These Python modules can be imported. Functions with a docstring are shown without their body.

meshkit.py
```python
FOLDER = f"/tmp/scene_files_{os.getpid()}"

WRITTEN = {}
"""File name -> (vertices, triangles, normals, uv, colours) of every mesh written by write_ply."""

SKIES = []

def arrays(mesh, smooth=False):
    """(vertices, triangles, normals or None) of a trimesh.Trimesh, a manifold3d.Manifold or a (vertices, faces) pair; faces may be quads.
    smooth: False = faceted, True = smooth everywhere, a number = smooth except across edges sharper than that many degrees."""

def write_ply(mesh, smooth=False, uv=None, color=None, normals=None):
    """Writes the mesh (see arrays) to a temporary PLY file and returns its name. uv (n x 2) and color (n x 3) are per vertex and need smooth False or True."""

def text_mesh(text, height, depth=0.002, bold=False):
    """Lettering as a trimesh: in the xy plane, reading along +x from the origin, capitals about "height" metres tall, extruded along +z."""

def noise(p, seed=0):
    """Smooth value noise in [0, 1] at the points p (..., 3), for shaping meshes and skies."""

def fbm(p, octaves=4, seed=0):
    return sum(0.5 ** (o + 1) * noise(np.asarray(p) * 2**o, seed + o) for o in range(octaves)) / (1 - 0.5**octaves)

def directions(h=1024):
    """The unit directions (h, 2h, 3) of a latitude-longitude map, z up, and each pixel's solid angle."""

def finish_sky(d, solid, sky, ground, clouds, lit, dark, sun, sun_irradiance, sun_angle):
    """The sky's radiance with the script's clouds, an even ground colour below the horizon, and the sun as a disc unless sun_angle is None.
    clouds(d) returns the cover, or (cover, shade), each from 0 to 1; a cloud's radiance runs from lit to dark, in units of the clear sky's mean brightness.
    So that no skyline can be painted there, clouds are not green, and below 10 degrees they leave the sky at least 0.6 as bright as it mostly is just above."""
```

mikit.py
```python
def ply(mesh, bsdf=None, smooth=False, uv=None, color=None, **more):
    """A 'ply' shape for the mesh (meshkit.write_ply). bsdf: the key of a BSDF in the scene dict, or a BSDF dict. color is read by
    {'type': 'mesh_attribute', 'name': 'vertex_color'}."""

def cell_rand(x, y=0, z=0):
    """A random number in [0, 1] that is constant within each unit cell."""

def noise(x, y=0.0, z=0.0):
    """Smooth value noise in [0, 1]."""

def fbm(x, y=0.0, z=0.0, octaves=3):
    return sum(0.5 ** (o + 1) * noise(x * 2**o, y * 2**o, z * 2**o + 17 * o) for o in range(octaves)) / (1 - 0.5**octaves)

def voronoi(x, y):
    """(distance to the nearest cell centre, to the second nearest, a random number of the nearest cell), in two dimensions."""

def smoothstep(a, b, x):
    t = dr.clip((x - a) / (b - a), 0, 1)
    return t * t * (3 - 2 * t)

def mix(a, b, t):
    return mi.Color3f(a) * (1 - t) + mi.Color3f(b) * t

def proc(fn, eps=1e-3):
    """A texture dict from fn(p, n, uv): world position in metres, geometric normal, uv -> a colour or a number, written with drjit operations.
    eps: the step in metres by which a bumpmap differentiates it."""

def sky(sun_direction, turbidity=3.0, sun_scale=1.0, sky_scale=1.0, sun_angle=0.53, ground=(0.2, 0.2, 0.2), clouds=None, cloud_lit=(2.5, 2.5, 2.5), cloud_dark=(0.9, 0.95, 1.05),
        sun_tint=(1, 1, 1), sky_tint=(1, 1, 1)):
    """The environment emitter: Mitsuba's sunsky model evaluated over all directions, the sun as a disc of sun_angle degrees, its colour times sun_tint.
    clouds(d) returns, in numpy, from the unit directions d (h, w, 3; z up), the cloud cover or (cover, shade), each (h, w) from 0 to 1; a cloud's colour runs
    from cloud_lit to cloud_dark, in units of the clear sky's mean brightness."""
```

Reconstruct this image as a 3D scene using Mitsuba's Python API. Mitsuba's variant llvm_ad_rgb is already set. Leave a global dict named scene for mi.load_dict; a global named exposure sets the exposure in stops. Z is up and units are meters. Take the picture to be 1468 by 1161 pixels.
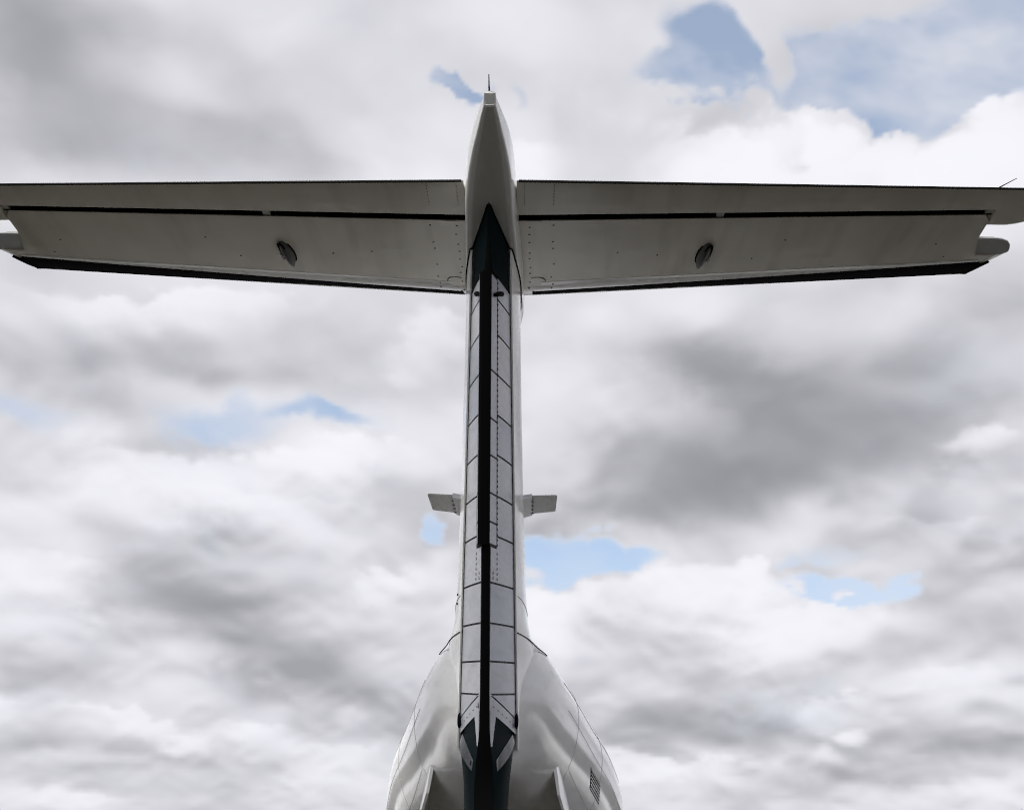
import math, numpy as np, trimesh, mitsuba as mi, drjit as dr, mikit, meshkit
from scipy.interpolate import PchipInterpolator as Pchip, CubicSpline
from scipy.ndimage import gaussian_filter1d
T = mi.ScalarTransform4f
scene, labels = {}, {}
RNG = np.random.default_rng(7)

# ------------------------------------------------------------------ camera, sky, exposure
PITCH, YAW, ROLL = np.radians([22.0, -1.455, 1.053])
EYE = np.array([0.219, 0.0, 1.4])
FWD = np.array([math.sin(YAW) * math.cos(PITCH), math.cos(YAW) * math.cos(PITCH), math.sin(PITCH)])
RGT = np.array([math.cos(YAW), -math.sin(YAW), 0.0])
UPV = np.cross(RGT, FWD)
UPV = -RGT * math.sin(ROLL) + UPV * math.cos(ROLL)
scene['camera'] = {'type': 'perspective', 'fov': math.degrees(2 * math.atan(734 / 1500)), 'fov_axis': 'x', 'near_clip': 0.05, 'far_clip': 20000.0,
                   'to_world': T().look_at(origin=EYE.tolist(), target=(EYE + FWD).tolist(), up=UPV.tolist())}
exposure = 1.3

# the clouds of that day: banks and gaps at their compass bearing and height (degrees), broken up by noise
#        bearing, height, half width, half height, tilt, amount
GAPS = [(23.2, 39.0, 9.8, 2.9, 0, 1.1), (11.1, 40.8, 3.1, 2.3, 0, 0.95), (8.2, 39.1, 2.9, 0.9, 10, 0.8), (26.7, 36.3, 4.5, 2.3, 0, 0.9), (23.7, 35.3, 2.6, 1.2, 0, 0.9), (15.6, 39.6, 1.3, 3.4, 25, -0.45), (18.3, 37.6, 3.4, 1.0, 0, 0.35), (-5.1, 39.1, 2.0, 0.9, -20, 0.9), (-1.8, 38.0, 0.9, 1.1, 0, 0.4), (-12.0, 21.3, 3.1, 0.6, 3, 0.75), (-17.5, 20.3, 3.5, 0.8, 0, 0.45), (-28.2, 19.1, 2.8, 1.1, 0, 0.36), (-5.1, 15.3, 1.0, 1.1, 0, 0.8), (1.9, 14.5, 3.0, 1.2, -6, 0.85), (5.1, 14.0, 2.4, 0.6, 0, 0.5), (15.8, 11.8, 3.0, 0.7, -4, 0.85), (18.0, 11.4, 1.6, 0.5, 0, 0.5), (15.6, 13.4, 3.5, 0.7, 0, 0.38), (-23.2, 33.4, 6.9, 1.5, 0, 0.25)]
GREYS = [(-30.9, 35.9, 5.7, 3.1, -25, 0.5), (-26.1, 39.1, 7.4, 1.5, 0, 0.3), (-16.0, 36.2, 5.2, 1.9, 0, 0.3), (-9.6, 34.8, 6.0, 1.3, 0, 0.3), (-22.6, 32.8, 5.0, 1.1, 0, 0.2), (-28.8, 32.1, 3.2, 1.0, 0, 0.25), (3.6, 39.4, 3.0, 4.2, 0, 0.25), (-19.0, 22.6, 7.0, 1.5, 6, 0.65), (-12.5, 24.9, 5.0, 1.5, 0, 0.35), (-23.1, 20.2, 4.1, 1.1, 0, 0.3), (9.9, 23.9, 5.0, 1.5, -12, 0.6), (12.6, 22.4, 5.4, 1.7, -20, 0.45), (20.3, 23.1, 7.9, 1.9, 10, 0.45), (16.1, 19.2, 8.1, 2.7, 0, 0.65), (9.9, 17.7, 7.6, 2.3, 8, 0.65), (5.3, 19.3, 4.9, 1.9, 0, 0.35), (22.4, 20.0, 3.7, 2.3, 0, 0.4), (5.2, 16.1, 4.0, 1.0, 0, 0.4), (-17.9, 14.8, 3.2, 1.3, -10, 0.4), (-18.5, 11.0, 5.1, 1.5, -25, 0.5), (-14.7, 8.8, 5.4, 1.7, -14, 0.8), (-11.3, 7.5, 5.4, 1.5, -5, 0.7), (-7.5, 5.5, 3.5, 1.0, -5, 0.7), (-12.6, 5.9, 5.8, 0.8, 0, 0.4), (-24.9, 6.6, 2.4, 0.9, 0, 0.8), (-22.2, 8.3, 2.3, 0.8, 0, 0.3), (-22.8, 3.6, 5.7, 0.6, 0, 0.35), (-19.8, 3.1, 5.7, 0.6, -4, 0.4), (-22.2, 2.0, 3.8, 0.5, 0, 0.35), (-15.4, 2.2, 3.8, 0.7, -8, 0.3), (8.7, 7.9, 5.0, 1.9, -8, 0.5), (5.6, 5.2, 4.2, 1.3, 0, 0.8), (10.6, 5.0, 5.0, 1.1, 6, 0.55), (14.9, 6.7, 3.5, 1.1, 10, 0.5), (19.3, 4.3, 4.6, 1.0, -3, 0.75), (23.0, 4.0, 2.3, 0.7, 0, 0.5), (23.9, 9.8, 2.3, 2.1, 0, 0.6), (20.5, 11.0, 1.9, 0.8, 0, 0.4), (19.2, 8.7, 2.3, 0.8, 0, 0.3), (16.9, 2.7, 3.1, 0.6, 0, 0.3), (2.8, 10.0, 1.6, 2.3, 0, 0.25)]
WHITES = [(-17.2, 17.7, 6.8, 1.8, 3, 0.9), (-10.0, 19.4, 2.4, 1.7, 0, 0.8), (-13.2, 16.1, 6.0, 1.5, 0, 0.5), (-24.2, 16.1, 3.2, 1.5, 0, 0.3), (-24.5, 11.9, 2.3, 1.1, 0, 0.4), (19.5, 34.2, 9.2, 1.7, -6, 0.9), (26.5, 33.3, 3.7, 2.3, 10, 0.8), (15.1, 35.7, 3.8, 1.5, 0, 0.5), (10.2, 35.1, 4.2, 1.5, 0, 0.3), (-0.6, 35.5, 1.9, 1.5, 0, 0.6), (-21.0, 25.7, 5.1, 1.0, 0, 0.6), (-5.5, 26.1, 1.7, 1.5, 0, 0.5), (7.0, 12.0, 5.9, 1.5, 0, 0.8), (11.8, 12.4, 1.6, 1.3, 0, 0.8), (14.5, 10.1, 3.1, 1.3, 5, 0.8), (1.3, 11.5, 1.6, 2.3, 0, 0.6), (-7.6, 12.4, 2.0, 1.0, 0, 0.6), (-25.5, 10.1, 3.9, 1.9, -20, 0.4), (-25.5, 5.1, 1.5, 0.8, 0, 0.4), (6.7, 3.3, 4.2, 0.8, -4, 0.7), (15.7, 4.0, 1.0, 0.6, 20, 0.8), (16.6, 6.0, 1.5, 1.1, 0, 0.4), (22.3, 7.2, 2.3, 1.1, 0, 0.3), (21.6, 2.1, 3.8, 0.8, 0, 0.4), (-20.0, 4.7, 3.1, 0.7, -10, 0.5), (-17.3, 3.8, 1.1, 0.6, 0, 0.6), (-13.9, 4.6, 2.3, 0.7, 0, 0.5), (-8.8, 3.4, 2.3, 1.0, 0, 0.4), (-9.4, 1.7, 3.1, 1.1, 0, 0.3), (-22.1, 1.0, 3.4, 0.5, 0, 0.5), (24.5, 13.8, 2.0, 1.5, 0, 0.3), (21.7, 15.1, 2.8, 1.1, 0, 0.4), (24.6, 18.7, 1.6, 0.8, 0, 0.5)]


def clouds(d):
    d = np.asarray(d, float)
    out = np.zeros(d.shape[:2] + (2,))
    for r0 in range(0, len(d), 64):
        out[r0:r0 + 64] = cloud_rows(d[r0:r0 + 64])
    return out[..., 0], out[..., 1]


def cloud_rows(d):
    az0 = np.degrees(np.arctan2(d[..., 0], d[..., 1]))
    el0 = np.degrees(np.arcsin(np.clip(d[..., 2], 0, 1)))
    c3 = np.stack([d[..., 0], d[..., 1], d[..., 2] * 1.6], -1)

    def rough(x, y, octaves, gain, seed, round_=False):
        """Cloud noise in [0, 1], each octave turned so that no grid shows."""
        s, w, a = 0.0, 1.0, 0.0
        for o in range(octaves):
            c, n = math.cos(.9 * o + .4), math.sin(.9 * o + .4)
            m = meshkit.noise(np.stack([x * c - y * n + 13.7 * o, x * n + y * c + 5.3 * o, 0 * x + seed], -1), seed + o)
            s = s + w * (1 - np.abs(2 * m - 1) ** 1.3 if round_ and o else m)
            a += w
            w *= gain
            x, y = x * 2.03, y * 2.03
        return s / a

    # a layer of cloud seen from below: it crowds together towards the horizon
    wob = meshkit.fbm(c3 * 6.0 + 3.1, 4, 11) - .5
    wob2 = meshkit.fbm(c3 * 6.0 + 9.7, 4, 23) - .5

    def layer(lift, k):
        e = np.radians(np.clip(el0 + lift, 0, 90))
        r = np.cos(e) / (np.sin(e) + .45) * k * 1.3
        return np.sin(np.radians(az0)) * r + .45 * wob, np.cos(np.radians(az0)) * r + .45 * wob2
    k1 = rough(*layer(0, 5.6), 6, .50, 5, True)
    az = az0 + 3.0 * wob + 5.0 * (k1 - .5)
    el = el0 + 1.6 * wob2 + (k1 - .5) * 4.0 * (el0 + 7) / 30

    def banks(items, power, x0, y0, crest=False):
        s = np.zeros(az.shape)
        for a, e, w, h, tilt, amount in items:
            t = math.radians(tilt)
            x = (x0 - a + 180) % 360 - 180
            y = y0 - e
            u, v = (x * math.cos(t) + y * math.sin(t)) / w, (-x * math.sin(t) + y * math.cos(t)) / h
            if crest:      # heaped cloud: a crisp bright crest, fading downwards
                v = v - .35
                v = np.where(v > 0, v * 3.4, v * .62)
            s = s + amount * np.exp(-(u * u + v * v) ** power)
        return s
    kk = rough(*layer(0, 8.0), 5, .5, 27, True)
    az2, el2 = az0 + 3.0 * wob + 5 * (k1 - .5) + 2.5 * (kk - .5), el0 + (1.6 * wob2 + 3.5 * (k1 - .5) + 2.6 * (kk - .6)) * (el0 + 9) / 32
    z = np.maximum(d[..., 2], 0.0)
    q = d[..., :2] / (z[..., None] + .13)
    deck = meshkit.fbm(np.concatenate([q, np.zeros(q.shape[:-1] + (1,))], -1) * 1.1 + 4.2, 5, 3)
    gap, grey, white = banks(GAPS, 1.5, az, el), banks(GREYS, 1.0, .5 * az + .5 * az0, .5 * el + .5 * el0), banks(WHITES, 1.3, az2, el2, True)
    far = 1 - np.exp(-((az0 / 42) ** 4))
    gap = gap + far * np.clip((deck - .60) * 5, 0, 1)
    grey = grey + far * np.clip((.52 - deck) * 4, 0, .8)
    low = 1 - mikit_step(13, 34, el0)
    # relief: light comes from above, so a clump is bright along its top and grey below
    puff = np.clip(white, 0, 1)
    up = .55 * (el0 + 7) / 22
    k1u = rough(*layer(up, 5.6), 6, .50, 5, True)
    k2, k2u = rough(*layer(0, 14.0), 4, .55, 19, True), rough(*layer(.5 * up, 14.0), 4, .55, 19, True)
    big, bigu = rough(*layer(0, 3.0), 3, .5, 41), rough(*layer(2.0 * up, 3.0), 3, .5, 41)
    heap, heapu = rough(*layer(0, 5.0), 3, .42, 27, True), rough(*layer(1.3 * up, 5.0), 3, .42, 27, True)
    relief = np.clip((k1 - k1u) * .5, -.14, .14) + np.clip((big - bigu) * 3.0, -.45, .45) + np.clip((heap - heapu) * (.9 + .6 * low), -.40, .40) * (.5 + .5 * np.maximum(puff, low)) + np.clip((k2 - k2u) * (.06 + .22 * puff), -.12, .12)
    veil = rough(az0 / 9.0 + el0 / 12.0, el0 / 5.0, 5, .6, 77)
    soft = .30 + .8 * mikit_step(.42, .60, big) + .35 * low
    edge = gap * (1 - .4 * puff) + .5 * (k1 - .5)
    open_ = mikit_step(.42 - .30 * soft, .50 + .22 * soft, edge)
    haze = np.clip(.46 + 1.3 * (veil - .5), .26, .9) * (1 - low) + np.clip(.42 + .9 * (veil - .5), .18, .8) * low
    cover = 1 - open_ * (1 - haze)
    rim = open_ * (1 - open_) * 4
    grey = grey * (1 - .38 * (1 - mikit_step(8, 13, el0)))
    shade = .31 + .56 * grey - .50 * np.minimum(white, 1.25) - (.42 + .45 * puff) * relief + .34 * (k1 - .5) * (1 - .4 * puff) + .24 * (deck - .5)
    shade = shade * (1 - open_) + .22 * open_ - .16 * rim * puff
    shade = .5 + .5 * np.tanh(2.4 * (shade - .49))
    return np.stack([cover, np.clip(shade, 0, 1)], -1)


def mikit_step(a, b, x):
    t = np.clip((x - a) / (b - a), 0, 1)
    return t * t * (3 - 2 * t)


scene['sky'] = mikit.sky((-0.40, -0.52, 0.75), turbidity=4, sun_scale=0.75, sun_angle=18, sky_scale=1.6, clouds=clouds, cloud_lit=(1.62, 1.62, 1.71), cloud_dark=(.48, .49, .535),
                         ground=(0.035, 0.035, 0.031), sky_tint=(1.8, 1.6, 1.40), sun_tint=(.84, 1.0, 1.22))


# ------------------------------------------------------------------ materials
def principled(key, color, rough, **more):
    scene[key] = {'type': 'twosided', 'bsdf': {'type': 'principled', 'base_color': color if isinstance(color, dict) else {'type': 'rgb', 'value': color}, 'roughness': rough, **more}}


def grime(base, dirt, scale, amount, along=1.0):
    def fn(p, n, uv):
        a = mikit.fbm(p.x * scale, p.y * scale * along, p.z * scale, 4)
        b = mikit.fbm(p.x * scale * 6 + 7, p.y * scale * 2 * along, p.z * scale * 6, 3)
        return mikit.mix(base, dirt, amount * (.65 * mikit.smoothstep(.35, .8, a) + .35 * mikit.smoothstep(.45, .8, b)))
    return mikit.proc(fn)


principled('white_paint', grime((.82, .82, .81), (.60, .59, .56), 2.2, .45, .4), .14, specular=.5, clearcoat=1.0, clearcoat_gloss=.98)
scene['fuselage_paint'] = {'type': 'twosided', 'bsdf': {'type': 'bumpmap', 'scale': 1.0, 'arbitrary': mikit.proc(lambda p, n, uv: 0.005 * mikit.fbm(p.x * 2.6, p.y * .7, p.z * 2.6, 2) + .0016 * mikit.fbm(p.x * 9, p.y * 1.6, p.z * 9 + 4, 2), eps=4e-3),
                           'bsdf': {'type': 'principled', 'base_color': grime((.80, .80, .80), (.50, .49, .48), 3.6, .55, .10), 'roughness': .12, 'specular': .5, 'clearcoat': 1.0, 'clearcoat_gloss': .98}}}
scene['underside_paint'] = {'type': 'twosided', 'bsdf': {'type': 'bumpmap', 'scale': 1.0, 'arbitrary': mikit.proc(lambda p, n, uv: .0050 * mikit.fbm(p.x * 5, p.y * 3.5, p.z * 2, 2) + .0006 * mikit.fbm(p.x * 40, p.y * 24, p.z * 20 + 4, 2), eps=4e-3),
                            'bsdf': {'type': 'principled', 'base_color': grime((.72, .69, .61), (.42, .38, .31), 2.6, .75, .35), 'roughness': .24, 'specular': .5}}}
for k_, (c0, c1) in enumerate((((.40, .41, .45), (.25, .26, .30)), ((.33, .35, .41), (.21, .23, .28)), ((.45, .45, .48), (.29, .29, .32)))):
    principled('panel_paint' + ('' if k_ == 0 else f'_{k_}'), grime(c0, c1, 4.0 + k_, .9, .5), .24, specular=.6)
principled('gloss_black', (.003, .009, .011), .45, specular=.008)
principled('glint_black', (.006, .008, .009), .08, specular=1.0)
principled('matt_black', (.004, .004, .0045), .7, specular=.06)
principled('rubber_black', grime((.006, .006, .007), (.014, .014, .015), 6.0, .6), .9, specular=.02)
principled('seam_dark', (.035, .035, .037), .6, specular=.3)
principled('dark_grey', (.09, .09, .088), .45, specular=.4)
principled('mid_grey', grime((.42, .42, .40), (.28, .27, .25), 6, .5), .4, specular=.4)
principled('tip_grey', (.60, .62, .64), .3, specular=.5)
principled('lens_white', (.86, .86, .84), .12, specular=.6, clearcoat=.8)
principled('metal', (.55, .55, .56), .3, metallic=1.0)
principled('tyre', (.02, .02, .02), .8)
principled('glass_dark', (.02, .025, .03), .06, specular=.6)
principled('tarmac', grime((.030, .028, .023), (.044, .041, .034), .35, .8), .9, specular=.1)


# ------------------------------------------------------------------ mesh helpers
def lab(key, label=None, cat=None, kind=None, group=None):
    labels[key] = {k: v for k, v in dict(label=label, category=cat, kind=kind, group=group).items() if v}


def put(name, parent, mesh, mat, smooth=35, label=None, kind=None):
    base = f'{parent}__{name}' if parent else name
    key, i = base, 0
    while key in scene:
        i += 1
        key = f'{base}_{i:03d}'
    scene[key] = mikit.ply(mesh, mat, smooth=smooth)
    if label or kind:
        lab(key, label, None, kind)
    return key


def loft(rings, cap=True, closed=True):
    rings = np.asarray(rings, float)
    m, n = rings.shape[:2]
    v = rings.reshape(-1, 3)
    f = []
    for i in range(m - 1):
        for j in range(n if closed else n - 1):
            a, b = i * n + j, i * n + (j + 1) % n
            f += [[a, b, b + n], [a, b + n, a + n]]
    v = list(v)
    if cap:
        for i in (0, m - 1):
            c = len(v)
            v.append(rings[i].mean(0))
            for j in range(n):
                a, b = i * n + j, i * n + (j + 1) % n
                f.append([c, b, a] if i == 0 else [c, a, b])
    t = trimesh.Trimesh(np.array(v), np.array(f), process=False)
    t.merge_vertices()
    t.update_faces(t.nondegenerate_faces())
    t.fix_normals()
    return t


def slab(quad_fn, u0, u1, v0, v1, nu, nv, out, thick):
    """A thin curved plate: quad_fn(u, v) gives points, out(u, v) the outward normal."""
    U, V = np.meshgrid(np.linspace(u0, u1, nu + 1), np.linspace(v0, v1, nv + 1), indexing='ij')
    a = quad_fn(U, V)
    n = out(U, V)
    top, low = a + n * thick, a - n * .004
    return plate(top, low)


def plate(top, low):
    nu, nv = top.shape[0] - 1, top.shape[1] - 1
    idx = np.arange((nu + 1) * (nv + 1)).reshape(nu + 1, nv + 1)
    v = np.vstack([top.reshape(-1, 3), low.reshape(-1, 3)])
    k = len(v) // 2
    f = []
    for i in range(nu):
        for j in range(nv):
            a, b, c, d = idx[i, j], idx[i + 1, j], idx[i + 1, j + 1], idx[i, j + 1]
            f += [[a, b, c], [a, c, d], [a + k, c + k, b + k], [a + k, d + k, c + k]]
    border = list(idx[:, 0]) + list(idx[-1, 1:]) + list(idx[-2::-1, -1]) + list(idx[0, -2:0:-1])
    for a, b in zip(border, border[1:] + border[:1]):
        f += [[b, a, a + k], [b, a + k, b + k]]
    t = trimesh.Trimesh(v, f, process=False)
    t.fix_normals()
    return t


def tube(points, radius, n=8):
    pts = np.asarray(points, float)
    r = np.broadcast_to(radius, len(pts))
    rings = []
    for i, p in enumerate(pts):
        t = pts[min(i + 1, len(pts) - 1)] - pts[max(i - 1, 0)]
        t /= np.linalg.norm(t)
        x = np.cross(t, [0, 0, 1] if abs(t[2]) < .9 else [1, 0, 0])
        x /= np.linalg.norm(x)
        y = np.cross(t, x)
        a = np.arange(n) / n * 2 * np.pi
        rings.append(p + r[i] * (np.cos(a)[:, None] * x + np.sin(a)[:, None] * y))
    return loft(rings)


def box(size, at, rot=None):
    b = trimesh.creation.box(size)
    if rot is not None:
        b.apply_transform(rot)
    b.apply_translation(at)
    return b


def mirror(m):
    m = m.copy()
    m.vertices[:, 0] *= -1
    m.invert()
    return m


def ell(a, b, n=48, power=2.0):
    t = np.arange(n) / n * 2 * np.pi
    c, s = np.cos(t), np.sin(t)
    return a * np.sign(c) * np.abs(c) ** (2 / power), b * np.sign(s) * np.abs(s) ** (2 / power)


A = 'airplane'
lab(A, 'white T-tailed propeller airplane with black rudder edges, seen from behind its tail', 'airplane')

# ------------------------------------------------------------------ ground
g = 6000.0
ring = np.linspace(0, 2 * np.pi, 65)[:-1]
gv = [[0, 0, 0]] + [[r * math.cos(t), r * math.sin(t), 0] for r in (30, 200, 1200, g) for t in ring]
gf = [[0, 1 + j, 1 + (j + 1) % 64] for j in range(64)]
for k in range(3):
    for j in range(64):
        a, b = 1 + k * 64 + j, 1 + k * 64 + (j + 1) % 64
        gf += [[a, a + 64, b + 64], [a, b + 64, b]]
put('apron_ground', None, trimesh.Trimesh(gv, gf, process=False), 'tarmac', False)
lab('apron_ground', 'dark grey airfield apron under the airplane', 'ground', 'structure')

# ------------------------------------------------------------------ fuselage
TOP = Pchip([5.21, 7, 9, 10.5, 13.5, 15.5, 17.0, 17.9], [2.408, 2.307, 2.235, 2.265, 2.30, 2.05, 1.72, 1.50])
BOT = Pchip([5.21, 5.6, 6.2, 7, 9, 10.5, 15.5, 17.0, 17.9], [1.62, 1.59, 1.47, 1.24, .76, .70, .72, .95, 1.25])
WID = Pchip([5.21, 5.5, 5.9, 6.4, 7.0, 7.8, 9.0, 10.5, 13.5, 15.5, 17.0, 17.9], [.135, .296, .394, .490, .612, .788, .935, .940, .91, .72, .42, .12])
MID = Pchip([5.21, 6.4, 7.5, 9.5, 18], [.66, .64, .58, .5, .5])


def smooth(curve, lo=5.21, hi=17.9, sigma=.22):
    """The same curve without kinks, so that reflections run cleanly along the skin."""
    y = np.arange(lo - 1.5, hi + 1.5, .02)
    inside = np.clip(y, lo, hi)
    v = curve(inside) + curve(lo, 1) * np.minimum(y - lo, 0) + curve(hi, 1) * np.maximum(y - hi, 0)
    return CubicSpline(y[::5], gaussian_filter1d(v, sigma / .02)[::5])


TOP, BOT, MID, WID = smooth(TOP), smooth(BOT), smooth(MID), smooth(WID, sigma=.16)


def fus(Y, t):
    """Point of the fuselage skin at station Y, angle t (0 = right, 90 degrees = top)."""
    a, zt, zb = WID(Y), TOP(Y), BOT(Y)
    zc = zb + (zt - zb) * MID(Y)
    sn = np.sin(t)
    return np.stack([a * np.cos(t), np.broadcast_to(Y, np.shape(a * np.cos(t))) * 1.0, zc + np.where(sn > 0, zt - zc, zc - zb) * sn], -1)


def fus_n(Y, t):
    e = 1e-3
    n = np.cross(fus(Y, t + e) - fus(Y, t - e), fus(Y + e, t) - fus(Y - e, t))
    return -n / np.linalg.norm(n, axis=-1, keepdims=True)


stations = np.r_[np.linspace(5.21, 9.5, 60), np.linspace(9.8, 17.9, 30)]
t72 = np.arange(120) / 120 * 2 * np.pi
body = loft([fus(np.full(120, Y), t72) for Y in stations])
F = put('fuselage', A, body, 'fuselage_paint', 40)

for side in (1, -1):
    for deg, y0, y1 in ((38, 5.75, 9.5), (14, 5.9, 9.5), (-6, 6.0, 9.5), (-30, 6.4, 9.5)):
        ys = np.linspace(y0, y1, 40)
        pts = np.array([fus(np.float64(y), np.float64(math.radians(deg))) for y in ys]) * [side, 1, 1]
        put('skin_lap', F, tube(pts, .0022, 6), 'mid_grey', True)
        nails = []
        for y in np.arange(y0, min(y1, 8.4), .035):
            e = trimesh.creation.icosphere(0, .0022)
            e.apply_translation(fus(np.float64(y), np.float64(math.radians(deg - 1.6))) * [side, 1, 1])
            nails.append(e)
        put('rivet', F, trimesh.util.concatenate(nails), 'mid_grey', False, kind='stuff')
    for Y in (6.35, 7.25):
        tt = np.linspace(math.radians(-40), math.radians(62), 40)
        put('frame_seam', F, tube(np.array([fus(np.float64(Y), np.float64(t)) for t in tt]) * [side, 1, 1], .0022, 6), 'mid_grey', True)

# ------------------------------------------------------------------ rudder geometry
def Yh(z): return 4.364 + (3.657 - z) * .4647
def Yte(z): return 3.95 + (3.95 - z) * .415
def thh(z): return .0877 + (3.657 - z) * .0238


TE = .018


def rud(u, w, side, drop=.126, te=TE):
    """Rudder skin: u from hinge (0) to trailing edge (1), w the height at the hinge."""
    c = (Yh(w) - Yte(w)) / 1.0523
    bulge = .10 * thh(w) * np.sin(np.pi * np.clip(u, 0, 1)) * .35
    x = side * (thh(w) * (1 - u) + u * te + bulge)
    return np.stack([x, Yh(w) - u * c, w - drop * u * c], -1)


def rud_n(u, w, side):
    e = 1e-3
    n = np.cross(rud(u + e, w, side) - rud(u - e, w, side), rud(u, w + e, side) - rud(u, w - e, side))
    n /= np.linalg.norm(n, axis=-1, keepdims=True)
    return n * np.where(n[..., :1] * side < 0, -1, 1)


def rud_core(w0, w1, inset, u0=.0, u1=1.0, n=2, drop=.126):
    rings = []
    for w in np.linspace(w0, w1, n):
        us = np.linspace(u0, u1, 9)
        r = rud(us, np.full(9, w), 1, drop) - rud_n(us, np.full(9, w), 1) * inset
        l = rud(us[::-1], np.full(9, w), -1, drop) - rud_n(us[::-1], np.full(9, w), -1) * inset
        rings.append(np.vstack([r, l]))
    return loft(rings)


R = put('rudder', A, rud_core(1.84, 3.712, .004), 'seam_dark', 25)
ribs = [3.712, 3.620, 3.476, 3.311, 3.147, 2.982, 2.812, 2.646, 2.450, 2.284, 2.128, 1.992]
GAP = .0042
UT = .75
TAB0, TAB1 = 2.600, 3.705
for side in (1, -1):
    for k in range(len(ribs) - 1):
        hi, lo = ribs[k] - GAP, ribs[k + 1] + GAP
        if hi <= 2.6 + .06:
            u1 = .985
        else:
            u1 = UT - .012
        if abs(hi + GAP - 2.646) < 1e-6:           # the panel under the tab is notched for it
            nf = lambda U, V: rud_n(U, V, side)
            pf = lambda U, V: rud(U, V, side)
            put('skin_panel', R, trimesh.util.concatenate([slab(pf, .018, UT - .006, lo, hi, 8, 2, nf, .0022), slab(pf, UT - .006, .985, lo, TAB0 - .006, 3, 2, nf, .0022)]), 'panel_paint', 30)
        else:
            put('skin_panel', R, slab(lambda U, V: rud(U, V, side), .018, u1, lo, hi, 8, 2, lambda U, V: rud_n(U, V, side), .0022), ('panel_paint', 'panel_paint_1', 'panel_paint_2')[(k * 2 + (side > 0) + k // 3) % 3], 30)


def taper(w_hinge_lo, w_te_lo, w_hinge_hi, w_te_hi, side, u0, u1, mat, name, thick=.0022, holder=None, n=8):
    """A plate between two slanting edges."""
    U, V = np.meshgrid(np.linspace(u0, u1, n + 1), np.linspace(0, 1, 3), indexing='ij')
    lo = w_hinge_lo + (w_te_lo - w_hinge_lo) * U
    hi = w_hinge_hi + (w_te_hi - w_hinge_hi) * U
    W = lo + (hi - lo) * V
    nn = rud_n(U, W, side)
    p = rud(U, W, side)
    return put(name, holder or R, plate(p + nn * thick, p - nn * .004), mat, 30)


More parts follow.
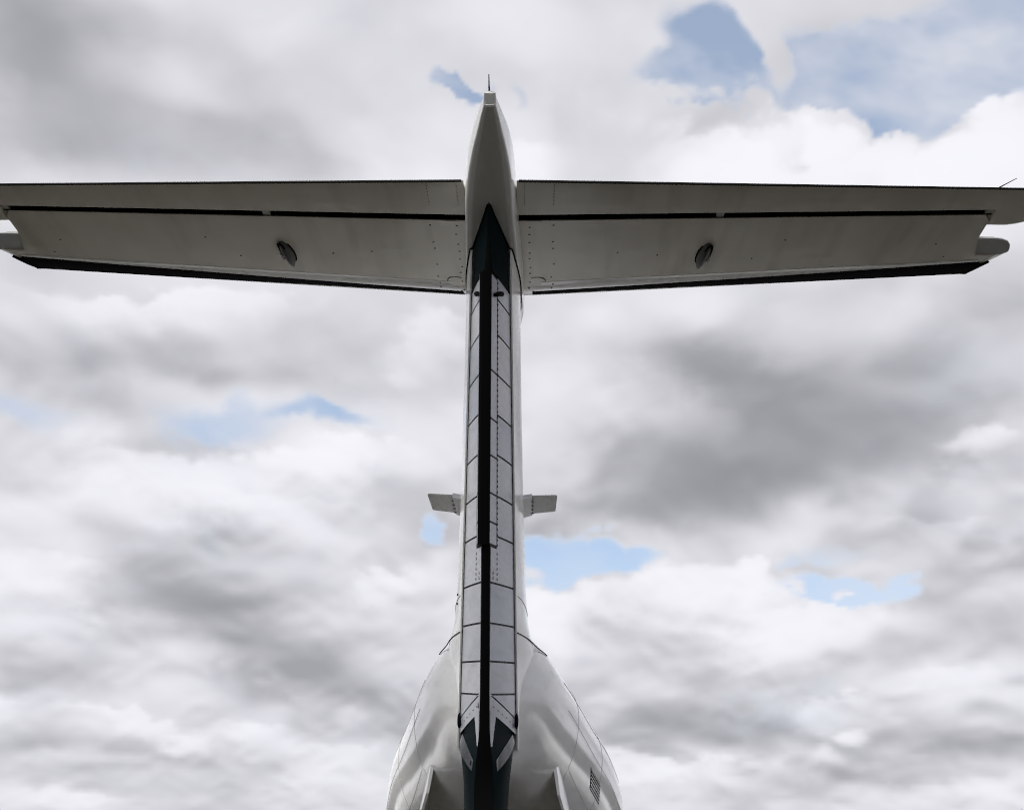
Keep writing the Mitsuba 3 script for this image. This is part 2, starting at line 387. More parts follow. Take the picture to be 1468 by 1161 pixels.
for side in (1, -1):
    taper(1.886, 2.000, 1.992 - GAP, 1.992 - GAP, side, .018, .985, 'panel_paint', 'skin_panel')
    taper(1.815, 1.925, 1.886 - 2 * GAP, 2.000 - 2 * GAP, side, .0, .985, 'panel_paint', 'bottom_rib', .003)
    dots = []
    for u in np.linspace(.12, .86, 6):
        w = 1.845 + .112 * u
        p, n = rud(np.array(u), np.array(w), side), rud_n(np.array(u), np.array(w), side)
        s = trimesh.creation.icosphere(1, .0034)
        s.apply_translation(p + n * .003)
        dots.append(s)
    put('rivet', R, trimesh.util.concatenate(dots), 'seam_dark', True, kind='stuff')
# the black trailing edge, widening a little towards the bottom
te_rows = [(3.97, .002), (3.78, .0105), (3.70, .0125), (3.66, TE), (3.3, TE), (2.6, TE), (2.2, TE + .0005), (1.95, TE + .0015), (1.80, .023), (1.66, .036), (1.50, .043), (1.15, .044)]
rings = []
for z, h in te_rows:
    y = Yte(z) if z > 1.5 else Yte(1.5)
    rings.append([[-h, y + .022, z], [h, y + .022, z], [h * 1.0, y - .004, z], [h * .5, y - .0075, z], [-h * .5, y - .0075, z], [-h, y - .004, z]])
put('trailing_edge', R, loft(rings), 'matt_black', 30, label='thin black trailing edge of the rudder')
# black painted cap at the top of the rudder, inside the tail bullet
rings = []
for w in np.linspace(3.720, 4.06, 6):
    us = np.linspace(0, 1, 9)
    te = float(np.interp(w, [3.72, 3.80, 4.02], [.017, .011, .0015]))
    rings.append(np.vstack([rud(us, np.full(9, w), 1, te=te), rud(us[::-1], np.full(9, w), -1, te=te)]))
put('top_cap', R, loft(rings), 'gloss_black', 25, label='glossy black painted top section of the rudder')
put('cap_edge', R, rud_core(3.712, 3.7195, -.004), 'matt_black', False)

# lower fairing, glossy black, with a facet on each side
def lower(side):
    rows = []
    for u in np.linspace(0, 1, 9):
        top = rud(np.array(u), np.array(1.815 + .112 * u), side)
        crease_z = 1.80 - .19 * u
        yh, yt = Yh(1.80), Yte(crease_z)
        y = yh + (yt - yh) * u
        x_plane = .124 * (1 - u) + .036 * u
        band = np.array([side * (x_plane + .004), y, crease_z + .030 + .020 * u])
        mid = (top + band) / 2 + np.array([-side * .006, 0, 0])
        cre = np.array([side * (x_plane + .004 + .024 * math.sin(math.pi * min(u * 1.05, 1))), y - .004, crease_z])
        w2, w3, w4 = .107 * (1 - u) + .043 * u, .100 * (1 - u) + .044 * u, .092 * (1 - u) + .044 * u
        bul = .016 * math.sin(math.pi * u)
        l1 = np.array([side * (w2 + bul), 5.21 + (Yte(1.60) + .01 - 5.21) * u, 1.60 - .03 * u])
        l2 = np.array([side * (w3 + bul), 5.22 + (Yte(1.5) + .01 - 5.22) * u, 1.47])
        l3 = np.array([side * (w4 + bul * .6), 5.24 + (Yte(1.5) + .01 - 5.24) * u, 1.15])
        rows.append([top, mid, band, cre, l1, l2, l3])
    return np.array(rows)


Lr, Ll = lower(1), lower(-1)
full = np.concatenate([Lr, Ll[::-1]], 0)               # hinge right -> te -> hinge left
rings = [full[:, k] for k in range(full.shape[1])]
put('lower_fairing', R, loft(rings), 'gloss_black', 12, label='faceted glossy black bottom fairing of the rudder')
for side, L_ in ((1, Lr), (-1, Ll)):
    q = L_[1:-1, 2:4] + np.array([side * .0025, 0, .0015])
    put('glint_chine', R, plate(q, q - np.array([side * .004, 0, .003])), 'glint_black', 30)  # mirror-gloss strip added over the crease to catch a bright sky reflection
# light skin tongues running down each side of the trailing edge
for side in (1, -1):
    p = []
    for u, w in ((.80, 1.905), (.985, 1.925), (.985, 1.82), (.985, 1.70)):
        p.append(rud(np.array(u), np.array(w), side, .126) + np.array([side * .006, 0, 0]))
    q = [x - np.array([side * .012, 0, 0]) for x in p]
    t = trimesh.Trimesh(np.array(p + q), [[0, 1, 2], [0, 2, 3], [4, 6, 5], [4, 7, 6], [0, 4, 5], [0, 5, 1], [1, 5, 6], [1, 6, 2], [2, 6, 7], [2, 7, 3], [3, 7, 4], [3, 4, 0]], process=False)
    t.fix_normals()
    put('skin_tongue', R, t, 'panel_paint', False)
    # small black drain fittings at the lower corners
    e = trimesh.creation.icosphere(2, 1.0)
    e.apply_scale([.010, .016, .036])
    e.apply_translation([side * (thh(1.87) + .006), Yh(1.87) - .012, 1.872])
    put('corner_fitting', R, e, 'matt_black', True)
put('edge_clip', R, box((.012, .02, .022), (-.026, Yte(1.9) + .03, 1.905)), 'matt_black', False)

# ------------------------------------------------------------------ trim tab, turned a little to the left
def tabp(f, z, side):
    """f from the tab's hinge (0) to its edge (1); z is the height at the rudder's hinge."""
    a = rud(np.array(UT), np.array(z), 1)
    b = rud(np.array(1.0), np.array(z), 1)
    hx = a[0]
    half = hx * (1 - f) + .025 * f
    shift = -.011 * f
    return np.array([side * half + shift, a[1] + (b[1] - a[1] - .012) * f, a[2] + (b[2] - a[2]) * f])


zs = np.linspace(TAB0, TAB1, 12)
core = loft([np.array([tabp(0, z, 1), tabp(1, z, 1), tabp(1, z, -1), tabp(0, z, -1)]) for z in zs])
core.vertices[:, 0] *= .97
TB = put('trim_tab', A, core, 'seam_dark', 20, label='trim tab of the rudder, turned slightly left')
tabribs = [3.705, 3.62, 3.476, 3.311, 3.147, 2.982, 2.80, 2.70, 2.60]
tabribs = [3.700, 3.311, 3.115, 2.965, 2.812, 2.695, 2.604]
for side in (1, -1):
    for hi, lo in zip(tabribs[:-1], tabribs[1:]):
        g_ = []
        for f in (.08, .94):
            g_.append([tabp(f, z, side) for z in np.linspace(lo + GAP, hi - GAP, 3)])
        g_ = np.array(g_)
        n = np.array([side * 1.0, -.25, -.1])
        n /= np.linalg.norm(n)
        put('tab_panel', TB, plate(g_ + n * .0018, g_ - n * .004), 'panel_paint', False)
put('tab_edge', TB, loft([np.array([tabp(.93, z, 1), tabp(1.0, z, 1), tabp(1.05, z, .6), tabp(1.05, z, -.6), tabp(1.0, z, -1), tabp(.93, z, -1)]) for z in zs]), 'matt_black', 20)
# hinge loops along the right side of the tab
loops = []
for z in np.arange(TAB0 + .01, TAB1, .022):
    p = rud(np.array(UT - .004), np.array(z), 1)
    s = trimesh.creation.icosphere(1, .0032)
    s.apply_scale([1, 1, 1.6])
    s.apply_translation(p + np.array([.003, 0, 0]))
    loops.append(s)
put('piano_hinge', TB, trimesh.util.concatenate(loops), 'dark_grey', True, kind='stuff')
for side in (1, -1):
    # tab linkage horns under the bullet, and the dashed edge strips under the tab
    a, b = rud(np.array(.62), np.array(3.655), side), rud(np.array(.95), np.array(3.60), side)
    put('linkage_arm', TB, tube([a + [side * .010, 0, 0], (a + b) / 2 + [side * .014, -.01, .012], b + [side * .008, -.01, .02]], [.012, .010, .009], 8), 'matt_black', True)
    strips = []
    for zz in np.linspace(2.575, 2.470, 6):
        p = rud(np.array(UT), np.array(zz), side)
        strips.append(box((.004, .006, .012), p + [side * .002, 0, 0]))
        if abs(zz - 2.47) < .03:
            q = rud(np.array(.9), np.array(zz), side)
            strips.append(box((.004, .005, .014), q + [side * .002, 0, 0]))
    put('edge_mark', R, trimesh.util.concatenate(strips), 'seam_dark', False, kind='stuff')

# ------------------------------------------------------------------ fin
tmax = Pchip([1.7, 1.9, 2.0, 2.10, 2.24, 2.304, 2.352, 2.466, 2.659, 2.845, 3.3, 3.61, 3.8, 4.2], [.148, .152, .162, .185, .215, .198, .186, .176, .1675, .159, .1455, .1375, .134, .130])


def fin_ring(z, n=16):
    ya = Yh(z) + .006
    ta = thh(z) + .013
    tm = float(tmax(z))
    chord = 1.45 + (4.0 - z) * .50
    ymax = ya + .36
    right = []
    for s in np.linspace(0, 1, n):                    # aft edge to the thickest point
        right.append([ta + (tm - ta) * (1 - (1 - s) ** 1.9), ya + .36 * s])
    for s in np.linspace(0, 1, n + 4)[1:]:            # on to the leading edge
        right.append([tm * math.sqrt(max(1 - s ** 2.2, 0)), ymax + (chord - .36) * s])
    r = np.array(right)
    l = r[::-1][1:] * [-1, 1]
    lipl = np.array([[-(thh(z) + .006), ya], [-(thh(z) + .0045), ya + .05], [thh(z) + .0045, ya + .05], [thh(z) + .006, ya]])
    p = np.vstack([r, l, lipl])
    return np.column_stack([p, np.full(len(p), z)])


FN = put('fin', A, loft([fin_ring(z) for z in np.r_[np.linspace(1.75, 2.5, 22), np.linspace(2.55, 4.1, 22)]]), 'white_paint', 38)
# seam where fin and tail cone meet, running forward round the skin on both sides
for side in (1, -1):
    pts = []
    for s in np.linspace(0, 1, 14):
        z = 2.262 - .012 * s
        Y = Yh(2.262) + .01 + .62 * s
        zc = BOT(Y) + (TOP(Y) - BOT(Y)) * MID(Y)
        tt = math.asin(min(max((z - zc) / ((TOP(Y) - zc) if z > zc else (zc - BOT(Y))), -1), 1))
        xf = WID(Y) * math.cos(tt)
        rr = fin_ring(z)
        k = rr[:36]
        xn = np.interp(Y, k[:, 1], k[:, 0])
        pts.append([(xf ** 8 + xn ** 8) ** .125 + .001, Y, z])
    pts = np.array(pts) * [side, 1, 1]
    put('fin_root_seam', FN, tube(pts, .0034, 6), 'dark_grey', True)
    # short seams of the fin fillet higher up
    pts = []
    for s in np.linspace(0, 1, 8):
        z = 2.425 - .03 * s * s
        rr = fin_ring(z)[:36]
        Y = Yh(z) + .03 + .33 * s
        pts.append([side * (np.interp(Y, rr[:, 1], rr[:, 0]) + .0005), Y, z])
    put('fillet_seam', FN, tube(pts, .0022, 6), 'mid_grey', True)
    # dark slot between fin lip and rudder
dots = []
for z in (2.445, 2.405):
    rr = fin_ring(z)[:36]
    Y = Yh(z) + .12
    s = trimesh.creation.icosphere(1, .006)
    s.apply_translation([-np.interp(Y, rr[:, 1], rr[:, 0]), Y, z])
    dots.append(s)
put('screw', FN, trimesh.util.concatenate(dots), 'matt_black', True, kind='stuff')

# navigation aerials: a flat blade on a stub each side of the fin
for side in (1, -1):
    z0 = 2.945
    y0 = 5.03
    poly = np.array([[.325, 0], [.322, .285], [.205, .32], [.190, .320], [.186, .005], [.205, .012]])
    outer = np.array([[.318, .012], [.326, .022], [.323, .275], [.314, .284], [.205, .312], [.195, .312], [.192, .012], [.205, .012]])
    def plate_xy(p, z, th, dz):
        top = np.column_stack([side * p[:, 0], y0 + p[:, 1], z + dz(p[:, 0]) + th / 2])
        mid = np.column_stack([side * (p[:, 0] * .997 + .001), y0 + p[:, 1], z + dz(p[:, 0])])
        low = np.column_stack([side * p[:, 0], y0 + p[:, 1], z + dz(p[:, 0]) - th / 2])
        return loft([top, low])
    N_ = put('navigation_aerial', A, plate_xy(outer, z0, .008, lambda x: (x - .2) * .04), 'mid_grey', 25)
    stub = np.array([[.200, .008], [.200, .316], [.10, .345], [.10, -.015]])
    put('aerial_mount', N_, plate_xy(stub, z0 - .001, .024, lambda x: (x - .2) * .22), 'tip_grey', 25)
    put('aerial_screw', N_, trimesh.util.concatenate([tube([[side * .202, y0 + yy, z0 - .012], [side * .202, y0 + yy, z0 - .018]], .006, 8) for yy in (.06, .13, .20, .27)]), 'dark_grey', 30, kind='stuff')

# ------------------------------------------------------------------ tail bullet
BW = Pchip([3.44, 3.50, 3.56, 3.68, 3.82, 3.98, 4.2, 4.6, 5.0, 5.2, 5.6, 6.0, 6.35], [.026, .041, .054, .079, .099, .111, .122, .138, .148, .146, .122, .075, .006])
BB0 = Pchip([3.44, 3.50, 3.56, 3.68, 3.82, 3.98, 4.2, 4.6, 5.0, 5.2, 5.6, 6.0, 6.35], [.024, .038, .050, .075, .096, .108, .120, .136, .146, .143, .11, .06, .004])
BB = Pchip([3.44, 3.7, 3.95, 4.25, 4.4, 4.6, 4.8, 5.0, 5.2, 5.6, 6.1, 6.35], [4.085, 4.018, 3.952, 3.902, 3.878, 3.868, 3.895, 3.955, 4.03, 4.10, 4.13, 4.15])
BT = Pchip([3.44, 3.6, 3.8, 4.3, 4.9, 5.5, 6.1, 6.35], [4.130, 4.19, 4.25, 4.33, 4.36, 4.34, 4.24, 4.16])


def bullet_ring(Y, n=17):
    """Flat belly with small corner radii, flanks that lean out, rounded back."""
    a, b, zb, zt = float(BW(Y)), float(BB0(Y)), float(BB(Y)), float(BT(Y))
    h = zt - zb
    r = min(.030, .28 * b + .004, .25 * h)
    belly = [[x, zb + .010 * (abs(x) / b) ** 2 * min(1, b / .1)] for x in np.linspace(0, b - r, 7)]
    corner = [[b - r + r * math.sin(k), zb + .010 * min(1, b / .1) + r - r * math.cos(k)] for k in np.linspace(0, 1.25, 7)[1:]]
    flank = [[b + (a - b) * math.sin(k * math.pi / 2), zb + .012 + r + (h * .55 - r) * k] for k in (.25, .5, .75, 1.0)]
    back = [[a * math.cos(k) ** .8, zb + h * .6 + h * .4 * math.sin(k)] for k in np.linspace(0, math.pi / 2, 10)[1:]]
    back[-1][0] = 0.0
    right = np.array(belly + corner + flank + back)
    left = right[::-1][1:-1] * [-1, 1]
    p = np.vstack([right, left])
    return np.column_stack([p[:, 0] + .020 * min(max((4.0 - Y) / .56, 0), 1), np.full(len(p), Y), p[:, 1]])


BU = put('bullet_fairing', A, loft([bullet_ring(Y) for Y in np.r_[np.linspace(3.44, 3.9, 16), np.linspace(3.95, 5.6, 26), np.linspace(5.7, 6.35, 10)]]), 'white_paint', 40, label='white bullet fairing at the top of the fin')
lens = []
for t in (0, .25, .6, .85, 1.0):
    hw = .0275 * (1 - .10 * t - .10 * t ** 4)
    z0, z1 = 4.082 + .040 * t, 4.131 + .008 * t - .006 * t ** 4
    x, z = ell(hw, (z1 - z0) / 2, 32, 3.2)
    lens.append(np.column_stack([x + .020, np.full(32, 3.446 - .034 * t), (z0 + z1) / 2 + z]))
put('tail_light', BU, loft(lens), 'lens_white', 40, label='clear white tail light at the end of the bullet fairing')
put('static_wick', BU, tube([[.018, 3.425, 4.130], [.0175, 3.395, 4.152], [.017, 3.365, 4.178]], [.0045, .003, .0018], 7), 'dark_grey', True)
# black line standing for the shadow in the gap where fin enters bullet
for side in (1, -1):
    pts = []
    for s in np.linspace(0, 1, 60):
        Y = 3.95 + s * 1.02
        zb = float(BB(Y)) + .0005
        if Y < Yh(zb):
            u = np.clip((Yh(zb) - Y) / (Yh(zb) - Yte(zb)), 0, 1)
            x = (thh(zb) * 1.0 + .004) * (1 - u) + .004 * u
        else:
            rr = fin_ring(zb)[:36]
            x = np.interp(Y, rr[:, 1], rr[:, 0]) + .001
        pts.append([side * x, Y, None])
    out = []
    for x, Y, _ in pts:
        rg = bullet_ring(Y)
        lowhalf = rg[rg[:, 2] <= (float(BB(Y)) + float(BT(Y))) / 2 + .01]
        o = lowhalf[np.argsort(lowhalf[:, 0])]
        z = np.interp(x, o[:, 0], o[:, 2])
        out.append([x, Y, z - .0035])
    put('fin_gap_shade', BU, tube(out, .0055, 6), 'matt_black', True)

# ------------------------------------------------------------------ tailplane
ZL = 4.09


def lerp(a, b, t): return a + (b - a) * t


def section(yle, yte_, thick, zl, n=18):
    """Aerofoil section from leading edge yle (forward) back to yte_: lower line then upper line, (y, z)."""
    c = yle - yte_
    low, upp = [], []
    for d in np.r_[0, .003, .010, .022, .04, .07, .10, .13, .16, .19, .21, .23, .25, .27, .30, .4, .6, 1.0][:18] * (1.0 if c > .45 else c / .45) if n == 18 else np.linspace(0, 1, n) ** 2.2 * c:
        d = min(d, c)
        s = d / c
        top_ = .43 * thick
        run = lerp(.20, .26, (thick - .12) / .07)
        k = 1 - np.clip((d - .02) / run, 0, 1)
        rise = top_ * (k - .12 * math.sin(math.pi * k))
        nose = (thick * .46 - top_) * (1 - math.sqrt(max(1 - (1 - min(d / .045, 1)) ** 2, 0)))
        low.append([yle - d, zl + rise + nose])
        k = math.sqrt(max(1 - (1 - min(s / .30, 1)) ** 2, 0))
        upp.append([yle - d, zl + thick * (.46 + .54 * k * (1 - .25 * max(s - .4, 0)))])
    return np.array(low + upp[::-1])


def stab_edges(X):
    t = (X - .116) / (2.461 - .116)
    le = lerp(5.226, 4.890, t)
    te = lerp(4.311, 4.239, (X - .116) / (2.334 - .116))
    return le, te


for side in (1, -1):
    rings = []
    for X in np.r_[.05, np.linspace(.116, 2.31, 14)]:
        le, te = stab_edges(X)
        s = section(le, te, lerp(.19, .12, X / 2.4), ZL)
        rings.append(np.column_stack([np.full(len(s), side * X), s]))
    # the raked tip: the aft corner is cut away forward and outwards
    for X, te in ((2.343, 4.349 - .06), (2.352, 4.42), (2.364, 4.482)):
        le, _ = stab_edges(X)
        s = section(le, te, .120, ZL)
        rings.append(np.column_stack([np.full(len(s), side * X), s]))
    # raked tip cut exactly: shift inner stations' aft edge
    for X, yle in ((2.40, 4.896), (2.461, 4.890), (2.507, 4.800), (2.552, 4.630)):
        s = section(yle, 4.606 if X < 2.52 else 4.575, .118 if X < 2.52 else .05, ZL)
        rings.append(np.column_stack([np.full(len(s), side * X), s]))
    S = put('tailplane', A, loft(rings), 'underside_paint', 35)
    # rounded pale tip cap behind the raked corner
    rings = []
    for X, y0, y1, th in ((2.355, 4.482, 4.612, .085), (2.44, 4.482, 4.612, .082), (2.49, 4.488, 4.612, .078), (2.525, 4.505, 4.606, .070), (2.545, 4.53, 4.592, .055), (2.553, 4.555, 4.575, .03)):
        pr = [[y0, .26], [y0 + .004, .20], [y1, .02], [y1, .75], [y0 + .004, .34]]
        rings.append([[side * X, min(max(y, y0), y1), ZL + .004 + th * z] for y, z in pr])
    put('tip_cap', S, loft(rings), 'tip_grey', 40, label='pale rounded tip cap of the tailplane')
    # black de-icing boot along the leading edge
    top, low = [], []
    for X in np.r_[np.linspace(.19, 2.44, 24), 2.461, 2.475, 2.49, 2.504]:
        le, te = stab_edges(X)
        w = lerp(.135, .225, (X - .19) / 2.25)
        if X > 2.461:
            le = lerp(4.890, 4.806, (X - 2.461) / .043)
        w = min(w, le - 4.70) if X > 2.46 else w
        th = lerp(.19, .12, X / 2.4)
        s = section(le, le - .9, th, ZL, 40)
        lowl = s[:40]
        d_ = le - lowl[:, 0]
        zz = np.interp(np.linspace(0, w, 9), d_, lowl[:, 1])
        row = np.column_stack([np.full(9, side * X), le - np.linspace(0, w, 9), zz])
        uz = np.interp(np.linspace(w, 0, 9)[:-1], d_, s[40:][::-1][:, 1])
        row = np.vstack([np.column_stack([np.full(8, side * X), le - np.linspace(w, 0, 9)[:-1], uz]), row])
        cen = np.array([0, le - w, ZL + th * .46])
        v = row - cen
        v[:, 0] = 0
        v /= np.linalg.norm(v, axis=1, keepdims=True) + 1e-9
        top.append(row + v * (.0035 if X < 2.45 else .008) + np.array([side * (.010 if X > 2.45 else 0), 0, 0]))
        low.append(row - v * .003)
    st, sl = [], []  # leading edge skin: reflected sky put in as paler, glossier paint
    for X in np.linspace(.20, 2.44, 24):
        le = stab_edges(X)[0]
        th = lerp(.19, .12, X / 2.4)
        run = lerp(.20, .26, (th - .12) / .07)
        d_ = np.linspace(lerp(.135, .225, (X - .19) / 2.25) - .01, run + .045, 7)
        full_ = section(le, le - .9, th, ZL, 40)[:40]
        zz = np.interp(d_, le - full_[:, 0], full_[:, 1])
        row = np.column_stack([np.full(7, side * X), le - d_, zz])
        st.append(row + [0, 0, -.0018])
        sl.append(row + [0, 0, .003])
    put('leading_edge_skin', S, plate(np.array(st), np.array(sl)), 'white_paint', 40, label='pale leading edge skin in front of the dirty underside, lightened as reflected sky')
    put('deice_boot', S, plate(np.array(top), np.array(low)), 'rubber_black', 40, label='black rubber de-icing boot along the leading edge')
    put('root_strip', S, slab(lambda U, V: np.stack([side * U, V, 0 * U + ZL - .0005], -1), .16, .235, 4.31, 4.95, 1, 4, lambda U, V: np.stack([0 * U, 0 * U, -1 + 0 * U], -1), .0015), 'underside_paint', False)

    # elevator: separate surface behind the gap, with a horn outboard
    rings = []
    for X in np.r_[np.linspace(.120, 2.343, 12)]:
        f = (X - .116) / (2.343 - .116)
        yl = lerp(4.273, 4.207, f)
        yt = lerp(3.983, 4.0265, f)
        th = lerp(.105, .075, f)
        pr = [[yl, .5], [yl - .003, .16], [yl - .007, .05], [yl - .016, .0], [yt + .05, .01], [yt + .004, .05], [yt, .06], [yt, .08], [yt + .004, .09], [yl - .06, 1.0], [yl - .025, .95], [yl - .008, .78]]
        rings.append([[side * X, y, ZL + th * z] for y, z in pr])
    for X, yl in ((2.352, 4.350), (2.40, 4.352), (2.44, 4.352), (2.48, 4.341), (2.521, 4.321), (2.56, 4.285), (2.59, 4.235), (2.606, 4.17)):
        f = (X - .116) / (2.343 - .116)
        yt = lerp(3.983, 4.0265, f)
        th = .075
        pr = [[yl, .5], [yl - .008, .24], [yl - .018, .08], [yl - .04, .0], [yt + .05, .01], [yt + .004, .05], [yt, .06], [yt, .08], [yt + .004, .09], [yl - .06, 1.0], [yl - .028, .94], [yl - .010, .78]]
        rings.append([[side * X, max(y, yt), ZL + th * z] for y, z in pr])
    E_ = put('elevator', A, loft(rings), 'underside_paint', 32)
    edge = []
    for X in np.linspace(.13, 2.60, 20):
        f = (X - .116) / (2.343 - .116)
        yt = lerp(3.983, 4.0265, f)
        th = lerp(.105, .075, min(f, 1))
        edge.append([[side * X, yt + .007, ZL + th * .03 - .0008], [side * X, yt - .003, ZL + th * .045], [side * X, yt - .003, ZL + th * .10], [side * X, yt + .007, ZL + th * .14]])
    put('edge_shade', E_, loft(edge), 'seam_dark', False)  # dark strip painted in for the shade of the blunt trailing edge
    # closed cove over the gap; cove, wall and nose painted black for its shade
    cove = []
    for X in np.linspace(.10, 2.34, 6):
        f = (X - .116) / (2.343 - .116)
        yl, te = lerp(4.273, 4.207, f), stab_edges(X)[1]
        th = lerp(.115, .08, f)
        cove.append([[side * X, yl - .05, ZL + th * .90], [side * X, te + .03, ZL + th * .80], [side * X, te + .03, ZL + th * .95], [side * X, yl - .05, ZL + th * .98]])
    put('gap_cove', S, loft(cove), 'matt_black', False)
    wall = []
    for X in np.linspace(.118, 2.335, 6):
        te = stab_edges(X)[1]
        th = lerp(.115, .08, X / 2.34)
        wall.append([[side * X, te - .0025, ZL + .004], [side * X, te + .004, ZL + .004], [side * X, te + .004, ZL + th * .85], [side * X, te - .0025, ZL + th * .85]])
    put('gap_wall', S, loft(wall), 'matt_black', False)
    nose = []  # black facing on the elevator nose, gap shade put into the colour
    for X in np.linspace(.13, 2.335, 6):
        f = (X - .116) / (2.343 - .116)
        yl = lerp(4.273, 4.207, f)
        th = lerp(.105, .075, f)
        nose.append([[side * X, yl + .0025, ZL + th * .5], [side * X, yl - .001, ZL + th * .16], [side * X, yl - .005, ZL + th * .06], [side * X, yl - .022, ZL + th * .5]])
    put('nose_shade', E_, loft(nose), 'matt_black', False)
    # hinge brackets bridging the gap
    for X, w in ((1.078, .035), (2.318, .03)):
        f = (X - .116) / (2.343 - .116)
        te = stab_edges(X)[1]
        yl = lerp(4.273, 4.207, f)
        b = trimesh.creation.box((w, te - yl + .03, .03))
        b.apply_translation([side * X, (te + yl) / 2 - .004, ZL + .022])
        put('hinge_bracket', E_, b, 'mid_grey', False)
    # static wick near the horn
    put('static_wick', E_, tube([[side * 2.275, 4.035, ZL + .006], [side * 2.30, 4.00, ZL + .008], [side * 2.335, 3.958, ZL + .012]], [.004, .0026, .0016], 7), 'dark_grey', True)
    # oval cowled fitting under the tailplane
    yc, xc = 4.605, 1.052
    th_ = np.arange(40) / 40 * 2 * np.pi
    tilt = -.10
    def oval(sx, sy, z, dx=0, dy=0):
        ex, ey = .86 * sx * np.cos(th_), .84 * sy * np.sin(th_)
        return np.column_stack([side * (xc + dx + ex + tilt * ey * 1.0), yc + dy + ey, np.full(40, z)])
    shell = [oval(.036, .120, ZL + .003), oval(.036, .120, ZL - .006), oval(.030, .108, ZL - .022, -.006), oval(.022, .085, ZL - .042, -.013, .012), oval(.012, .05, ZL - .053, -.018, .022), oval(.004, .015, ZL - .057, -.020, .026)]
    C_ = put('hinge_cowl', S, loft(shell), 'dark_grey', 40, label='small dark oval cowl under the tailplane')
    ringp = [[side * (xc + .008 + .021 * math.cos(a) + tilt * .085 * math.sin(a)), yc - .03 + .078 * math.sin(a), ZL - .020 - .010 * math.cos(a + 3.1)] for a in np.linspace(0, 2 * np.pi, 25)]
    put('cowl_rim', C_, tube(ringp, .0045, 6), 'matt_black', True)
    put('cowl_rim', C_, tube([oval(.039, .124, ZL - .001)[k % 40] for k in range(-4, 26)], .004, 6), 'matt_black', True)
    e = trimesh.creation.icosphere(2, 1)
    e.apply_scale([.008, .016, .008])
    e.apply_translation([side * (xc + .006), yc + .005, ZL - .034])
    put('cowl_hole', C_, e, 'matt_black', True)
    put('cowl_lip', C_, tube([[side * (xc + .026), yc + .045, ZL - .020], [side * (xc + .028), yc - .01, ZL - .022]], .0055, 6), 'mid_grey', True)
    # screws of the root skin
    dots = []
    for X, ys in ((.178, np.linspace(4.36, 4.98, 9)), (.30, (4.36, 4.50, 4.56, 4.72, 4.86, 4.93, 4.98))):
        for y in ys:
            s = trimesh.creation.cylinder(.0052 if X > .2 else .0062, .003, sections=8)
            s.apply_translation([side * (X + RNG.normal(0, .004)), y + RNG.normal(0, .01), ZL - .0005 - (.001 if X < .24 else 0)])
            dots.append(s)
    for X, y in ((1.43, 4.47), (.82, 4.62), (1.3, 4.65), (2.17, 4.50), (2.25, 4.62), (2.24, 4.70), (.62, 4.60)):
        s = trimesh.creation.cylinder(.0048, .003, sections=8)
        s.apply_translation([side * X, y, ZL - .0005])
        dots.append(s)
    put('screw', S, trimesh.util.concatenate(dots), 'dark_grey', 30, kind='stuff')
    dots = []
    for X, m in ((.155, 13), (.29, 15)):
        for f in np.linspace(.1, .9, m):
            yl = 4.19
            y = lerp(4.19, 3.985, f)
            z = ZL + .0003 + .002 * max(0, (4.03 - y) / .05)
            s = trimesh.creation.icosphere(1, .0021)
            s.apply_translation([side * X, y, z])
            dots.append(s)
    put('rivet', E_, trimesh.util.concatenate(dots), 'dark_grey', True, kind='stuff')
    arc = [[side * (.215 + .045 * math.cos(a)), 4.90 - .045 * math.sin(a), ZL - .002] for a in np.linspace(0, math.pi * .75, 10)]
    put('patch_edge', S, tube(arc, .0025, 5), 'dark_grey', True)

# ------------------------------------------------------------------ ventral strakes and other fuselage fittings
for side in (1, -1):
    root = []
    for s in np.linspace(0, 1, 12):
        Y = 6.10 + 1.7 * s
        xr = lerp(.325, .53, s)
        # foot of the strake on the skin below the middle
        a, zt, zb = float(WID(Y)), float(TOP(Y)), float(BOT(Y))
        k = min(xr / a, .98)
        zc = zb + (zt - zb) * float(MID(Y))
        z = zc - (zc - zb) * math.sqrt(1 - k * k)
        root.append([xr, Y, z])
    root = np.array(root)
    root[0, 2] = max(root[0, 2], 1.50)
    rings = []
    for (xr, Y, z), s in zip(root, np.linspace(0, 1, 12)):
        depth = .50 * min(1, 1.25 * (1 - s) + .05) * min(1, .22 + 4.5 * s)
        h = .012
        up, dn = np.array([xr - .01, Y, z + .16 * (1 - s) + .03]), np.array([xr + .30 * depth, Y - .02, z - depth])
        rings.append([[side * (up[0] - h), up[1], up[2]], [side * (up[0] + h), up[1], up[2]], [side * (dn[0] + h * .6), dn[1], dn[2]], [side * (dn[0] - h * .6), dn[1], dn[2]]])
    K = put('ventral_strake', A, loft(rings), 'white_paint', 30)

# vent with slanting slats on the right flank
def patch(t0, t1, y0, y1, thick, mat, name, holder, off=0.0):
    U, V = np.meshgrid(np.linspace(y0, y1, 5), np.linspace(t0, t1, 5), indexing='ij')
    U = U + .13 * np.clip((math.radians(-13.5) - V) / math.radians(8.5), 0, 1)
    p, n = fus(U, V), fus_n(U, V)
    n = n * np.where((n[..., :1] * np.cos(V)[..., None]) < 0, -1, 1)
    return put(name, holder, plate(p + n * (thick + off), p - n * .004), mat, 30)


YV0, YV1, TV0, TV1 = 6.90, 7.26, math.radians(-22), math.radians(-13.5)
G_ = patch(TV0, TV1, YV0, YV1, .002, 'matt_black', 'vent_grille', F)
labels[G_] = {'label': 'dark slatted air vent on the right flank of the fuselage'}
for k in range(6):
    f0 = (k + .30) / 6
    f1 = (k + .62) / 6
    patch(lerp(TV0, TV1, f0), lerp(TV0, TV1, f1), YV0 + .01, YV1 - .01, .005, 'white_paint', 'slat', G_)

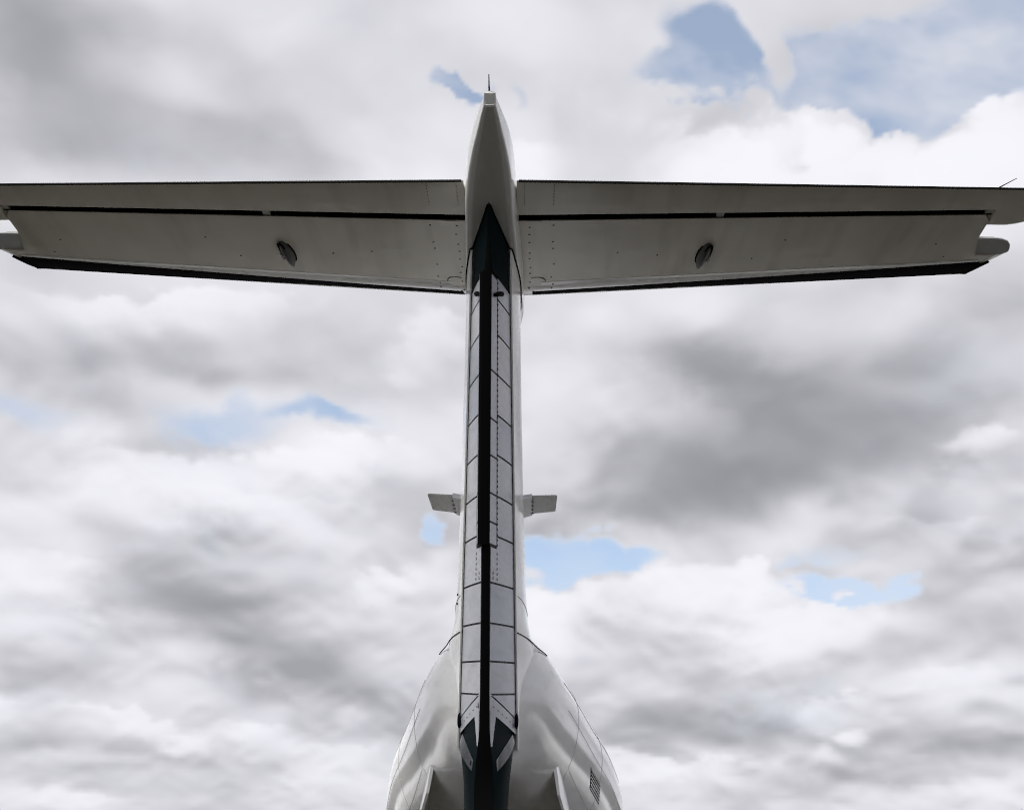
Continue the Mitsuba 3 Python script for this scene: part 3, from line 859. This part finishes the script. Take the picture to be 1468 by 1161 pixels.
# ------------------------------------------------------------------ the rest of the airplane, forward of the tail
for side in (1, -1):
    rings = []
    for s in np.linspace(0, 1, 8):
        X = .4 + 7.6 * s
        c = lerp(2.25, 1.15, s)
        yle = 12.6 - .45 * s
        z = .80 + .56 * s ** 1.3
        sec = section(yle, yle - c, c * .15, z, 14)
        sec[-1] = sec[len(sec) // 2 - 1] + [0, .01]
        rings.append(np.column_stack([np.full(len(sec), side * X), sec]))
    put('wing', A, loft(rings), 'white_paint', 35)
    put('gear_leg', A, tube([[side * 2.1, 11.3, .95], [side * 2.15, 11.35, .3]], [.08, .06], 12), 'metal', True)
    w = trimesh.creation.torus(.20, .085, 32, 14)
    w.apply_transform(trimesh.transformations.rotation_matrix(math.pi / 2, [0, 1, 0]))
    w.apply_translation([side * 2.25, 11.35, .285])
    W_ = put('wheel', A, w, 'tyre', True)
    r = trimesh.creation.cylinder(.13, .12, sections=24)
    r.apply_transform(trimesh.transformations.rotation_matrix(math.pi / 2, [0, 1, 0]))
    r.apply_translation([side * 2.25, 11.35, .285])
    put('rim', W_, r, 'metal', 30)
put('gear_leg', A, tube([[0, 15.9, .9], [0, 16.0, .25]], [.07, .05], 12), 'metal', True)
w = trimesh.creation.torus(.17, .07, 32, 14)
w.apply_transform(trimesh.transformations.rotation_matrix(math.pi / 2, [0, 1, 0]))
w.apply_translation([0, 16.0, .24])
put('wheel', A, w, 'tyre', True)
hub = [np.column_stack([ell(r, r, 24)[0], np.full(24, y), 1.375 + ell(r, r, 24)[1]]) for y, r in ((17.86, .17), (18.0, .17), (18.2, .13), (18.35, .05), (18.38, .005))]
PR = put('propeller', A, loft(hub), 'metal', 40)
for k in range(4):
    a = k * math.pi / 2 + .4
    d_ = np.array([math.cos(a), 0, math.sin(a)])
    e_ = np.array([-math.sin(a), 0, math.cos(a)])
    rings = []
    for rr, ww, tw in ((.1, .05, 1.0), (.4, .09, .8), (.8, .10, .55), (1.2, .09, .4), (1.33, .04, .35)):
        c = np.array([0, 18.08, 1.375]) + d_ * rr
        q = e_ * math.cos(tw) + np.array([0, 1, 0]) * math.sin(tw)
        nn = np.cross(q, d_)
        rings.append([c - q * ww, c + nn * .012, c + q * ww, c - nn * .012])
    put('blade', PR, loft(rings), 'dark_grey', 30)
